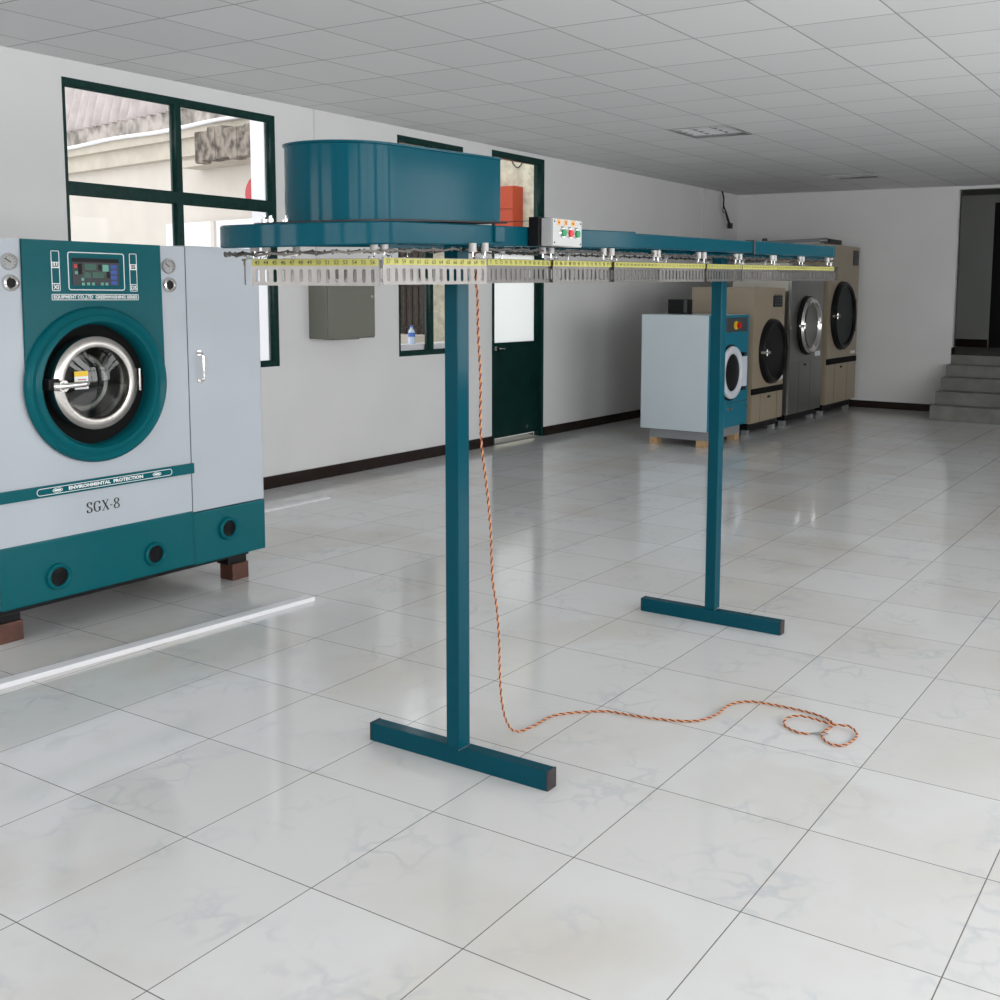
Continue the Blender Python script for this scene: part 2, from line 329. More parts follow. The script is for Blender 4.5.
# half-glazed door with transom ------------------------------------
x0, x1, z0, z1 = D1
d = struct('door_1', sheet([(x0, 0), (x0+.045, 0), (x0+.045, 2.08), (x1-.045, 2.08), (x1-.045, 0), (x1, 0), (x1, z1), (x0, z1)], [rect(x0+.05, x1-.07, 2.17, z1-.06)], .09, front(0, WY+.045, 0)), M['green'])
leaf = obj('door_leaf', sheet(rect(x0+.05, x1-.05, .06, 2.07), [rect(8.965, 9.71, 1.04, 1.95)], .045, front(0, WY+.05, 0)), M['doorg'], d)
obj('glass_pane', bx(8.96, 9.715, WY+.048, WY+.052, 1.035, 1.955), M['milk'], leaf)
h = cyl(BM(), (8.985, WY+.03, .985), (8.985, WY-.03, .985), .008, seg=10); cyl(h, (8.985, WY-.03, .985), (9.07, WY-.03, .98), .007, seg=8); cyl(h, (8.985, WY+.028, .985), (8.985, WY+.02, .985), .026, seg=16)
obj('door_handle', h, M['chrome'], leaf)
obj('keyhole_cover', cy((9.55, WY+.028, .13), (9.55, WY+.018, .13), .018, seg=12), M['chrome'], leaf)
obj('transom_pane', bx(x0+.045, x1-.065, WY+.043, WY+.047, 2.165, z1-.055), M['glass'], d)
struct('trim_4', bx(x0, x1, WY, WY+T+.1, -.11, .004), M['conc'])
# scuff of old paint and vertical conduit line on the left wall
tagp(obj('wall_conduit', bx(13.76, 13.785, WY-.008, WY, .1, 3.0), M['trunk']), 'thin pale vertical conduit on the far left wall beside the black hanging cable', 'conduit')
tagp(obj('wall_conduit', bx(6.47, 6.485, WY-.008, WY, 1.73, 3.0), M['trunk']), 'thin pale conduit rising to the ceiling above the olive electrical cabinet', 'conduit')

# steps ---------------------------------------------------------------
st = thing('concrete_steps', 'grey concrete steps climbing to the raised opening in the back wall', 'stairs', (13.93, 2.2, 0))
for k, (xf, zt) in enumerate(zip((13.93, 14.19, 14.45, 14.71), (.185, .345, .51, .66))):
    zb = 0 if k == 0 else (.185, .345, .51)[k-1]
    obj('step', bx(xf, BX-.001, SY0, SY1-.002+(.0 if k else .0), zb, zt, bev=.008), M['conc'], st)

# ================================================================== OUTSIDE THE WINDOWS
th = math.radians(80.5); fd = Vector((math.cos(th), math.sin(th), 0)); fn = Vector((-math.sin(th), math.cos(th), 0))   # facade direction / normal toward the windows
FM = Matrix.Translation((9.6, 10.5, 0)) @ Matrix(((fd.x, fn.x, 0, 0), (fd.y, fn.y, 0, 0), (0, 0, 1, 0), (0, 0, 0, 1)))   # local: x along facade, y out toward us
struct('floor_outside', bx(2, 22, WY+T, 24, -.12, 0), M['oground'])
nb = thing('neighbouring_building', 'pale rendered outbuilding with concrete eave seen through the large green window', 'building', (9.6, 10.5, 0))
def fbox(x0, x1, y0, y1, z0, z1, bev=0): return bx(x0, x1, y0, y1, z0, z1, mtx=FM, bev=bev)
obj('wall', fbox(-.7, 9, -.25, 0, 0, 3.3), M['owall'], nb)
obj('beam', fbox(-.7, 9, -.2, .12, 3.3, 3.52), M['obeam'], nb)
obj('eave', fbox(-.7, 9, -.3, .2, 3.52, 3.68), M['obeam'], nb)
obj('upper_wall', fbox(-.7, 9, -.3, .14, 3.68, 3.95), M['oconc'], nb)
b = BM()
n = 360
top = []; bot = []
for i in range(n+1):
    x = -.7+9.7*i/n; yy = .085*math.cos(2*PI*x/.27)
    bot.append(b.verts.new((x, .16+yy, 3.90))); top.append(b.verts.new((x, -.35+yy, 5.9)))
for i in range(n): b.faces.new((bot[i], bot[i+1], top[i+1], top[i]))
bmesh.ops.solidify(b, geom=b.faces[:], thickness=.006)
bmesh.ops.transform(b, matrix=FM, verts=b.verts); obj('corrugated_panel', b, M['corr'], nb, smooth=True)
P = [FM @ Vector((x, .24, 3.65+.012*math.sin(x*2.3))) for x in [(-.6+.4*i) for i in range(24)]]
obj('gutter_pipe', tube(BM(), P, .028, 10), M['pipe'], nb, smooth=True)
# rough cantilevered beam stump
b = BM()
for i in range(9):
    box(b, -.55+.16*i, -.37+.16*i, .1, .42+.03*random.random(), 3.12+.04*random.random(), 3.50+.05*random.random(), mtx=FM, bev=.03)
obj('broken_beam', b, M['bark'], nb)
obj('ledge', fbox(-.7, 1.5, .02, .3, 3.12, 3.2), M['obeam'], nb)
obj('low_wall', fbox(-.7, 2.0, .05, .25, 0, 2.42), M['pipe'], nb)
obj('pilaster', fbox(.75, .83, .05, .28, 0, 2.42), M['owall'], nb)
disc = obj('wall_fan', lathe([(0, .03), (.16, .03), (.2, 0), (.2, -.03), (0, -.03)], 32, FM @ Matrix.Translation((-.10, .22, 2.72)) @ Matrix.Rotation(-PI/2, 4, 'X')), M['red']); tagp(disc, 'round dark red disc on the wall outside, behind the right upper pane', 'wall disc')
# bright reveal column right behind the window's right jamb
ob = thing('white_column', 'white column standing outside behind the right edge of the large window', 'column', (6.42, 7.0, 0))
obj('shaft', bx(6.335, 6.50, 6.9, 7.1, 0, 3.6, bev=.01), M['pipe'], ob); obj('plinth', bx(6.32, 6.52, 6.88, 7.12, 0, .12), M['pipe'], ob)
# second outbuilding, behind window 2 and the door
o2 = thing('cream_outbuilding', 'stained cream wall with hanging wire seen behind the green door transom', 'building', (11.5, 8.4, 0))
obj('wall', bx(11.5, 11.8, WY+T+.01, 9.42, 0, 4.2), M['ocream'], o2)
obj('grille_wall', bx(11.6, 11.8, 9.42, 11.5, 0, 4.2), M['ograte'], o2)
b = BM()
for i in range(14): box(b, 11.5, 11.53, 9.46+i*.11, 9.485+i*.11, .95, 2.6)
for z in (1.05, 1.62, 2.2): box(b, 11.49, 11.5, 9.42, 11.0, z, z+.03)
obj('window_grille', b, M['gbar'], o2)
obj('ledge', bx(11.1, 11.6, 9.42, 11.2, .75, .97), M['owall'], o2)
obj('hanging_wire', tube(BM(), spline([(11.485, 8.12, 3.25), (11.48, 8.09, 3.17), (11.48, 8.02, 3.12), (11.48, 7.96, 3.17), (11.485, 7.92, 3.25)], 6), .007, 6), M['cable'], o2)
rc = thing('electric_cabinet', 'orange-red metal cabinet on the cream wall behind the door transom', 'cabinet', (11.4, 8.4, 2.3))
obj('cabinet_body', bx(11.3, 11.4995, 7.95, 8.9, 2.1, 2.88, bev=.01), M['ored'], rc)
b = bx(11.288, 11.299, 7.96, 8.89, 2.6, 2.87); box(b, 11.288, 11.299, 7.96, 8.89, 2.11, 2.585); obj('cabinet_door', b, M['ored'], rc)
obj('latch', cy((11.289, 8.27, 2.8), (11.27, 8.27, 2.8), .016, seg=10), M['chrome'], rc)
# water bottle on the outer sill of window 2
wb = thing('water_bottle', 'small clear water bottle with blue label standing on the window sill', 'bottle', (7.865, 6.70, 1.0685))
mt = Matrix.Translation((7.865, 6.70, 1.0685)) @ Matrix.Diagonal((1, 1, .72, 1))
obj('bottle_body', lathe([(0, 0), (.03, 0), (.033, .01), (.033, .06), (.029, .075), (.033, .09), (.033, .15), (.028, .17), (.013, .2), (.013, .213)], 20, mt), M['bottle'], wb, smooth=True)
obj('bottle_label', lathe([(.034, .092), (.034, .145)], 20, mt), M['blabel'], wb, smooth=True)
obj('bottle_cap', lathe([(0, .236), (.016, .236), (.016, .213), (0, .213)], 16, mt), M['blabel'], wb)

# ================================================================== CEILING FITTINGS
def troffer(x0, x1, y0, y1, label):
    t = thing('ceiling_light', label, 'ceiling light', ((x0+x1)/2, (y0+y1)/2, CZ), 'unlit louvred ceiling lights')
    obj('housing', sheet(rect(x0, x1, y0, y1), [], .01, Matrix.Translation((0, 0, CZ+.12))), M['dark'], t)
    obj('light_frame', sheet(rect(x0, x1, y0, y1), [rect(x0+.02, x1-.02, y0+.02, y1-.02)], .12, Matrix.Translation((0, 0, CZ+.055))), M['louvre'], t)
    b = BM()
    def vee(p0, p1, hw):        # reflector blade: sharp lower edge, wide mirrored upper edge
        d_ = (Vector(p1)-Vector(p0)).normalized(); n_ = Vector((-d_.y, d_.x, 0))*hw
        v = [b.verts.new(Vector(q)+o) for q in (p0, p1) for o in (Vector((0, 0, 0)), n_+Vector((0, 0, .05)), -n_+Vector((0, 0, .05)))]
        for f in ((0, 1, 4, 3), (0, 3, 5, 2), (1, 2, 5, 4), (0, 2, 1), (3, 4, 5)): b.faces.new([v[q] for q in f])
    for k in range(1, 3): vee((x0+.02, y0+(y1-y0)*k/3, CZ+.002), (x1-.02, y0+(y1-y0)*k/3, CZ+.002), .034)
    for k in range(1, 5): vee((x0+(x1-x0)*k/5, y0+.02, CZ+.002), (x0+(x1-x0)*k/5, y1-.02, CZ+.002), .018)
    bmesh.ops.recalc_face_normals(b, faces=b.faces)
    obj('louvre', b, M['louvre'], t)
    for k in range(3): obj('tube_lamp', cy((x0+.03, y0+(y1-y0)*(k+.5)/3, CZ+.08), (x1-.03, y0+(y1-y0)*(k+.5)/3, CZ+.08), .013, seg=10), M['pipe'], t)
troffer(8.75, 9.35, 3.95, 4.52, 'square louvred ceiling light above the middle of the room, nearer of the two')
troffer(12.87, 13.43, 3.95, 4.52, 'square louvred ceiling light near the back wall, the farther and darker one')
cb = thing('hanging_cable', 'loose black cable with plug dangling from the ceiling near the far left corner', 'cable', (14.3, 6.46, 3.0))
obj('cable', tube(BM(), spline([(14.26, 6.46, 3.0), (14.3, 6.45, 2.9), (14.3, 6.45, 2.8), (14.38, 6.44, 2.7), (14.5, 6.44, 2.56)], 8), .012, 8), M['cable'], cb, smooth=True)
obj('second_wire', tube(BM(), spline([(14.3, 6.45, 2.85), (14.26, 6.44, 2.72), (14.34, 6.44, 2.7), (14.42, 6.44, 2.6), (14.48, 6.44, 2.55)], 8), .007, 6), M['cable'], cb, smooth=True)
obj('plug', bx(14.48, 14.55, 6.41, 6.47, 2.49, 2.57, bev=.01), M['cable'], cb)

# ================================================================== ELECTRICAL CABINET ON LEFT WALL
ec = thing('electrical_cabinet', 'olive-grey metal electrical cabinet mounted on the left wall beside the large window', 'cabinet', (6.66, WY, 1.16))
obj('cabinet_body', bx(6.385, 6.95, 6.325, WY, 1.165, 1.77, bev=.006), M['cab'], ec)
obj('cabinet_door', bx(6.395, 6.94, 6.312, 6.3245, 1.18, 1.76, bev=.004), M['cab'], ec)
obj('lock', lathe([(0, .006), (.009, .006), (.014, 0), (0, 0)], 14, front(6.905, 6.31, 1.51)), M['chrome'], ec)
obj('cable_gland_plate', bx(6.5, 6.8, 6.36, 6.48, 1.155, 1.165), M['cab'], ec)

# ================================================================== FLOOR TRUNKING
t1 = obj('floor_trunking', bx(-1.0, .87, -.0325, .0325, 0, .022, bev=.004, mtx=Matrix.Translation((3.0, 4.04, 0)) @ Matrix.Rotation(math.radians(-4.6), 4, 'Z')), M['duct']); tagp(t1, 'white trunking strip lying along the floor right in front of the dry-cleaning machine', 'cable trunking')
t2 = obj('floor_trunking', bx(4.12, 5.90, 5.83, 5.895, 0, .014, bev=.003), M['duct']); tagp(t2, 'white trunking strip on the floor under the large green window by the wall', 'cable trunking')

# ================================================================== DRY-CLEANING MACHINE
FY = 4.5
dm = thing('dry_cleaning_machine', 'large white and teal dry-cleaning machine with a chrome porthole standing below the window', 'dry-cleaning machine', (3.1, 5.1, 0))
X0, XM, X1 = 2.585, 3.588, 4.055
cx, cz = 3.09, 1.121
obj('cabinet', bx(X0, XM-.003, FY, 5.75, .44, 1.765, bev=.006), M['mwhite'], dm) if False else None
cabm = sheet(rect(X0, XM-.003, .44, 1.765), [circ(cx, cz, .30, 48)], .03, front(0, FY+.015, 0)); box(cabm, X0, XM-.003, FY+.031, 5.75, .44, 1.765) if False else None
box(cabm, X0, X0+.02, FY+.03, 5.75, .44, 1.765); box(cabm, XM-.02, XM-.003, FY+.03, 5.75, .44, 1.765); box(cabm, X0, XM-.003, FY+.03, 5.75, 1.745, 1.765); box(cabm, X0, XM-.003, 5.73, 5.75, .44, 1.765)
obj('main_housing', cabm, M['mwhite'], dm)
obj('side_cabinet', bx(XM, X1, FY+.002, 5.7, .435, 1.772, bev=.008), M['mwhite'], dm)
b = bx(X0, XM-.002, FY-.006, 5.7, .17, .445, bev=.008); box(b, XM, X1, FY-.002, 5.7, .162, .432, bev=.008); obj('base_panel', b, M['mteal'], dm)
obj('chassis', bx(X0+.04, X1-.04, FY+.09, 5.65, .125, .17), M['black'], dm)
for i, (x, y) in enumerate(((2.67, 4.63), (3.95, 4.63), (2.67, 5.5), (3.95, 5.5))):
    obj('foot_block', bx(x-.055, x+.055, y-.05, y+.05, 0, .09, bev=.006), M['woodd'], dm)
    obj('levelling_foot', bx(x-.075, x+.05, y-.04, y+.05, .0902, .1248, bev=.004), M['black'], dm)
# teal centre panel: straight top, round bottom, with a raised ring
Rp = .352
out = [(cx-.347, 1.766), (cx-.352, cz)]+[(cx+Rp*math.cos(a), cz+Rp*math.sin(a)) for a in [PI+PI*k/40 for k in range(1, 40)]]+[(cx+.352, cz), (cx+.345, 1.766)]
obj('centre_panel', sheet(out, [circ(cx, cz, .28, 48)], .012, front(0, FY-.006, 0)), M['mteal'], dm)
prof = [(.272, -.05), (.273, -.02), (.280, .015), (.290, .030), (.303, .029), (.315, .024), (.324, .032), (.338, .037), (.348, .032), (.355, .018), (.357, .003)]
obj('door_surround', lathe(prof, 72, front(cx-.010, FY-.008, cz-.001)), M['mteal'], dm, smooth=True)
obj('recess', lathe([(.276, -.036), (.2, -.036), (.19, -.045), (.19, -.25), (0, -.25)], 64, front(cx-.012, FY, cz-.004)), M['blackm'], dm, smooth=True)
# drum seen through the porthole
obj('drum_wall', lathe([(.185, .03), (.165, -.02), (.15, -.22)], 64, front(cx-.0, FY, cz+.005)), M['drum'], dm, smooth=True)
dr = obj('porthole_door', lathe([(.160, -.04), (.160, .040), (.164, .048), (.172, .051), (.200, .047), (.211, .040), (.214, .028), (.214, -.03)], 72, front(cx-.040, FY-.005, cz+.010)), M['satin'], dm, smooth=True)
obj('inner_ring', lathe([(.108, -.07), (.110, -.055), (.122, -.045), (.131, -.05), (.134, -.07)], 64, front(cx-.052, FY-.01, cz+.01)), M['chrome'], dr, smooth=True)
obj('inner_hub', lathe([(0, -.062), (.108, -.062), (.11, -.09)], 48, front(cx-.052, FY-.01, cz+.01)), M['black'], dr, smooth=True)
obj('door_glass', lathe([(0, .052), (.08, .04), (.16, .03)], 64, front(cx-.040, FY-.005, cz+.010)), M['dglass'], dr, smooth=True)
b = bx(cx-.282, cx-.23, FY-.06, FY+.03, cz-.008, cz+.042, bev=.006); obj('latch_block', b, M['black'], dr)
hz = cz+.010
b = cyl(BM(), (cx-.262, FY-.062, hz), (cx-.225, FY-.080, hz), .02, seg=16); cyl(b, (cx-.235, FY-.078, hz), (cx-.125, FY-.088, hz+.004), .016, .012, seg=14); cyl(b, (cx-.125, FY-.088, hz+.004), (cx-.110, FY-.088, hz+.005), .013, .008, seg=14)
cyl(b, (cx-.228, FY-.04, hz), (cx-.228, FY-.088, hz), .025, seg=18)
obj('door_handle', b, M['chrome'], dr, smooth=True)
b = bx(cx+.180, cx+.192, FY-.045, FY+.02, cz-.04, cz+.065, bev=.003); obj('hinge', b, M['chrome'], dr)
st2 = obj('warning_sticker', sheet(rect(cx-.155, cx-.088, cz-.012, cz+.045), [], .001, front(0, FY-.052, 0)), M['white'], dr)
obj('sticker_header', sheet(rect(cx-.155, cx-.088, cz+.045, cz+.068), [], .001, front(0, FY-.052, 0)), M['byel'], dr)
b = BM()
for k in range(4): box(b, cx-.150+.012*(k % 2), cx-.098-.01*(k % 3), FY-.0535, FY-.0525, cz-.004+k*.011, cz-.0+k*.011)
obj('sticker_print', b, M['bred'], dr)
# control panel
FP = FY-.0125
cp = obj('control_panel', bx(2.972, 3.205, FP-.003, FP, 1.572, 1.692, bev=.001), M['grey'], dm)
b = frame_lines(BM(), 2.952, 3.236, 1.549, 1.719, FP-.0006, .004, .012)
frame_lines(b, 2.873, 2.913, 1.545, 1.721, FP-.0006, .003, .006); frame_lines(b, 3.263, 3.303, 1.545, 1.721, FP-.0006, .003, .006)
frame_lines(b, 2.87, 3.307, 1.505, 1.532, FP-.0006, .003, .004)
for xx in (2.876, 3.266):
    box(b, xx, xx+.034, FP-.0011, FP-.0001, 1.575, 1.579); box(b, xx, xx+.034, FP-.0011, FP-.0001, 1.645, 1.672)
obj('panel_lines', b, M['white'], dm)
for q, x in (('LU', 2.893), ('SS', 3.283)): obj('dark_lettering', text(q, .024, front(x, FP-.0015, 1.658), bold=.001), M['ink'], dm)
for q, x in (('XI', 2.893), ('DS', 3.283)): obj('white_lettering', text(q, .026, front(x, FP-.0012, 1.561), bold=.0008), M['white'], dm)
b = text('EQUIPMENT CO.,LTD  GREENWASHING SERIES', .02, front(3.0885, FP-.0012, 1.5185), width=.42, bold=.0006); obj('white_lettering', b, M['white'], dm)
Pf = FP-.0032
obj('header_strip', bx(2.972, 3.205, Pf-.0008, Pf, 1.675, 1.692), M['black'], cp)
for a in ((3.0, 3.018, 1.62, 1.668), (3.1, 3.115, 1.64, 1.665), (3.142, 3.156, 1.606, 1.634)): obj('dark_key', bx(a[0], a[1], Pf-.001, Pf, a[2], a[3]), M['black'], cp)
for a in ((3.03, 3.09, 1.64, 1.667), (3.028, 3.06, 1.604, 1.63), (3.07, 3.13, 1.604, 1.632)): obj('display', bx(a[0], a[1], Pf-.001, Pf, a[2], a[3]), M['led'], cp)
for x, z, s in ((2.99, 1.627, .013), (3.02, 1.598, .013), (3.022, 1.577, .013), (3.048, 1.578, .013), (3.072, 1.578, .013), (3.117, 1.578, .013), (3.14, 1.578, .013), (3.136, 1.65, .03)): obj('mint_key', bx(x-s/2, x+s/2, Pf-.0015, Pf, z-s/2, z+s/2), M['cyan'], cp)
for k in range(4): obj('blue_key', bx(3.162, 3.193, Pf-.0015, Pf, 1.575+k*.024, 1.593+k*.024), M['bluek'], cp)
obj('red_key', bx(2.98, 2.994, Pf-.0015, Pf, 1.648, 1.664), M['bred'], cp)
# gauges and sight ports on both sides
for gx in (2.692, 3.487):
    g = obj('pressure_gauge', lathe([(0, .004), (.03, .004), (.031, .014), (.035, .014), (.037, .0)], 36, front(gx, FY, 1.668)), M['boxgrey'], dm, smooth=True)
    obj('gauge_needle', bx(-.002, .002, -.0005, .0005, -.006, .024, mtx=Matrix.Translation((gx, FY-.006, 1.668)) @ Matrix.Rotation(math.radians(-55), 4, 'Y')), M['ink'], g)
    b = BM()
    for k in range(9):
        a = math.radians(-120+30*k); join(b, bx(-.001, .001, -.0005, .0005, .021, .027), Matrix.Translation((gx, FY-.0055, 1.668)) @ Matrix.Rotation(a, 4, 'Y'))
    obj('gauge_scale', b, M['ink'], g)
    s = obj('sight_port', lathe([(.02, .0), (.02, .012), (.026, .018), (.034, .014), (.037, .0)], 36, front(gx, FY, 1.578)), M['chrome'], dm, smooth=True)
    obj('port_glass', lathe([(0, .006), (.021, .006)], 24, front(gx, FY, 1.578)), M['black'], s)
# teal band with writing
obj('teal_band', bx(X0-.002, XM+.006, FY-.014, FY, .638, .69, bev=.004), M['mteal'], dm)
b = frame_lines(BM(), 2.758, 3.460, .648, .680, FY-.0146, .0025, .015)
text('ENVIRONMENTAL  PROTECTION', .021, front(3.102, FY-.015, .664), width=.385, bold=.0008, bm=b)
for xx in (2.856, 3.373):
    join(b, sheet([(xx+.024*math.cos(2*PI*k/24), .664+.0105*math.sin(2*PI*k/24)) for k in range(24)], [[(xx+.021*math.cos(2*PI*k/24), .664+.0085*math.sin(2*PI*k/24)) for k in range(24)]], .001), front(0, FY-.0146, 0)); box(b, xx-.015, xx+.015, FY-.0151, FY-.0141, .660, .668)
obj('band_lettering', b, M['white'], dm)
# SGX-8 with serifs added as small feet
def stroke(b, pts, wmax, wmin, n=8, ang=35):
    '''ribbon whose width swells with the direction of the stroke, as a serif letter's does'''
    P = spline([(x, y, 0) for x, y in pts], n); L = []; R_ = []; ca = Vector((math.cos(math.radians(90)), math.sin(math.radians(90)), 0))
    for i, p in enumerate(P):
        t = (P[min(i+1, len(P)-1)]-P[max(i-1, 0)]).normalized(); k = abs(t.dot(ca)); w_ = (wmin+(wmax-wmin)*k*k)/2
        q = Vector((-t.y, t.x, 0))*w_; L.append(b.verts.new(p+q)); R_.append(b.verts.new(p-q))
    for i in range(len(P)-1): b.faces.new((L[i], R_[i], R_[i+1], L[i+1]))
b = BM(); W_, V_ = .0082, .0030
stroke(b, [(.024, .038), (.021, .046), (.013, .049), (.005, .045), (.003, .037), (.008, .029), (.017, .023), (.024, .016), (.023, .006), (.014, .001), (.005, .004), (.002, .013)], W_, V_)
stroke(b, [(.0245, .049), (.0245, .036)], V_, V_, 2); stroke(b, [(.0015, .001), (.0015, .014)], V_, V_, 2)
gx_ = .036
stroke(b, [(gx_+.030, .037), (gx_+.026, .046), (gx_+.017, .049), (gx_+.006, .043), (gx_+.002, .025), (gx_+.006, .008), (gx_+.017, .001), (gx_+.028, .006)], W_, V_)
stroke(b, [(gx_+.030, .049), (gx_+.0305, .036)], V_, V_, 2); stroke(b, [(gx_+.029, .004), (gx_+.029, .021)], W_, V_, 2); stroke(b, [(gx_+.021, .021), (gx_+.036, .021)], V_, .003, 2)
xx_ = .078
stroke(b, [(xx_+.005, .048), (xx_+.031, .002)], .0075, .0075, 2); stroke(b, [(xx_+.030, .048), (xx_+.005, .002)], .003, .003, 2)
for q in (.005, .030):
    stroke(b, [(xx_+q-.006, .0485), (xx_+q+.006, .0485)], .0024, .0024, 2); stroke(b, [(xx_+q-.006, .0015), (xx_+q+.006, .0015)], .0024, .0024, 2)
stroke(b, [(.119, .020), (.131, .020)], .0045, .0045, 2)
ex_ = .141
stroke(b, [(ex_+.012, .026), (ex_+.004, .032), (ex_+.004, .044), (ex_+.013, .049), (ex_+.022, .044), (ex_+.022, .033), (ex_+.012, .026), (ex_+.002, .017), (ex_+.003, .005), (ex_+.013, .001), (ex_+.024, .006), (ex_+.024, .017), (ex_+.012, .026)], W_*.9, V_)
ge = bmesh.ops.extrude_face_region(b, geom=b.faces[:]); bmesh.ops.translate(b, verts=[v for v in ge['geom'] if isinstance(v, bmesh.types.BMVert)], vec=(0, 0, .0006))
bmesh.ops.transform(b, matrix=front(3.087-.084, FY-.0008, .531), verts=b.verts)
obj('model_lettering', b, M['ink'], dm)
b = bx(XM-.0045, XM+.0005, FY-.0008, FY+.03, .17, 1.766); obj('seam', b, M['seam'], dm)
# side cabinet handle, and vents in the base
b = tube(BM(), spline([(3.652, FY, 1.24), (3.652, FY-.03, 1.235), (3.652, FY-.034, 1.2), (3.652, FY-.034, 1.14), (3.652, FY-.03, 1.105), (3.652, FY, 1.1)], 6), .006, 8)
box(b, 3.64, 3.664, FY-.004, FY+.002, 1.228, 1.252); box(b, 3.64, 3.664, FY-.004, FY+.002, 1.088, 1.112); obj('cabinet_handle', b, M['chrome'], dm, smooth=True)
for vx, vz in ((2.845, .272), (3.35, .272), (3.80, .318)):
    v = obj('vent_ring', lathe([(.042, .0), (.042, .014), (.05, .02), (.058, .014), (.06, 0)], 36, front(vx, FY-.006, vz)), M['mteal'], dm, smooth=True)
    b = lathe([(0, .002), (.043, .002)], 32, front(vx, FY-.006, vz))
    for k in range(4): join(b, sheet(circ(0, 0, .008+.01*k, 24), [circ(0, 0, .006+.01*k, 24)], .002), front(vx, FY-.011, vz))
    obj('vent_grille', b, M['black'], v)

# ================================================================== FAR ROW OF MACHINES
def feet(t, pts, m, h, s=.03):
    for x, y in pts: obj('foot', bx(x-s, x+s, y-s, y+s, 0, h, bev=.004), m, t)
# teal and white washer on a skid
wm = thing('washing_machine', 'teal-fronted white washing machine with a white porthole ring, raised on wood blocks', 'washing machine', (10.45, 5.0, 0))
WX0, WX1, WF, WB = 9.93, 10.93, 4.60, 5.37
obj('housing', bx(WX0, WX1, WF+.012, WB, .165, 1.345, bev=.01), M['wwhite'], wm)
obj('front_panel', bx(WX0+.006, WX1, WF, WF+.0118, .168, 1.342, bev=.004), M['wteal'], wm)
obj('front_seam', bx(WX0+.01, WX1, WF-.002, WF, .422, .428), M['seam'], wm)
obj('skid', bx(WX0+.05, WX1-.12, WF+.03, WB-.08, .07, .165), M['skid'], wm)
for x, y in ((10.03, 4.70), (10.03, 5.24), (10.80, 4.70), (10.80, 5.24)): obj('wood_block', bx(x-.06, x+.06, y-.045, y+.045, 0, .0695, bev=.004), M['wood'], wm)
pz, pxx = .745, 10.46
obj('porthole_gasket', lathe([(.295, .0), (.295, .012), (.27, .02)], 56, front(pxx, WF, pz)), M['black'], wm, smooth=True)
pr_ = obj('porthole_ring', lathe([(.195, .02), (.198, .035), (.206, .042), (.25, .046), (.272, .036), (.278, .015), (.278, .0)], 64, front(pxx, WF, pz)), M['ringw'], wm, smooth=True)
obj('porthole_glass', lathe([(0, .03), (.1, .028), (.198, .02)], 48, front(pxx, WF, pz)), M['black'], wm, smooth=True)
obj('hinge_plate', bx(pxx+.25, pxx+.36, WF-.04, WF-.001, pz-.16, pz+.16, bev=.01), M['ringw'], pr_)
for z in (pz-.2, pz+.161): obj('hinge_knuckle', bx(pxx+.27, pxx+.34, WF-.035, WF-.001, z, z+.039, bev=.004), M['black'], pr_)
ct = obj('control_strip', bx(WX0+.03, WX1-.06, WF-.006, WF-.0005, 1.165, 1.315, bev=.002), M['grey'], wm)
obj('stop_collar', cy((10.56, WF-.006, 1.235), (10.56, WF-.02, 1.235), .045, seg=20), M['byel'], ct)
obj('stop_button', cy((10.59, WF-.02, 1.235), (10.59, WF-.05, 1.235), .03, seg=20), M['bred'], ct)
obj('drain_latch', bx(10.42, 10.52, WF-.012, WF-.001, .345, .375, bev=.003), M['steel'], wm)
for z in (.87, .36): obj('panel_bolt', cy((WX1-.04, WF, z), (WX1-.04, WF-.015, z), .012, seg=10), M['chrome'], wm)
# black box standing on top of the washer
bt = thing('black_control_box', 'small black box standing on top of the white-sided washing machine', 'box', (10.4, 5.17, 1.345))
obj('box_body', bx(10.36, 10.42, 5.03, 5.29, 1.345, 1.50, bev=.006), M['black'], bt)
obj('box_front_ridge', bx(10.35, 10.3599, 5.06, 5.1, 1.36, 1.49), M['dark'], bt)

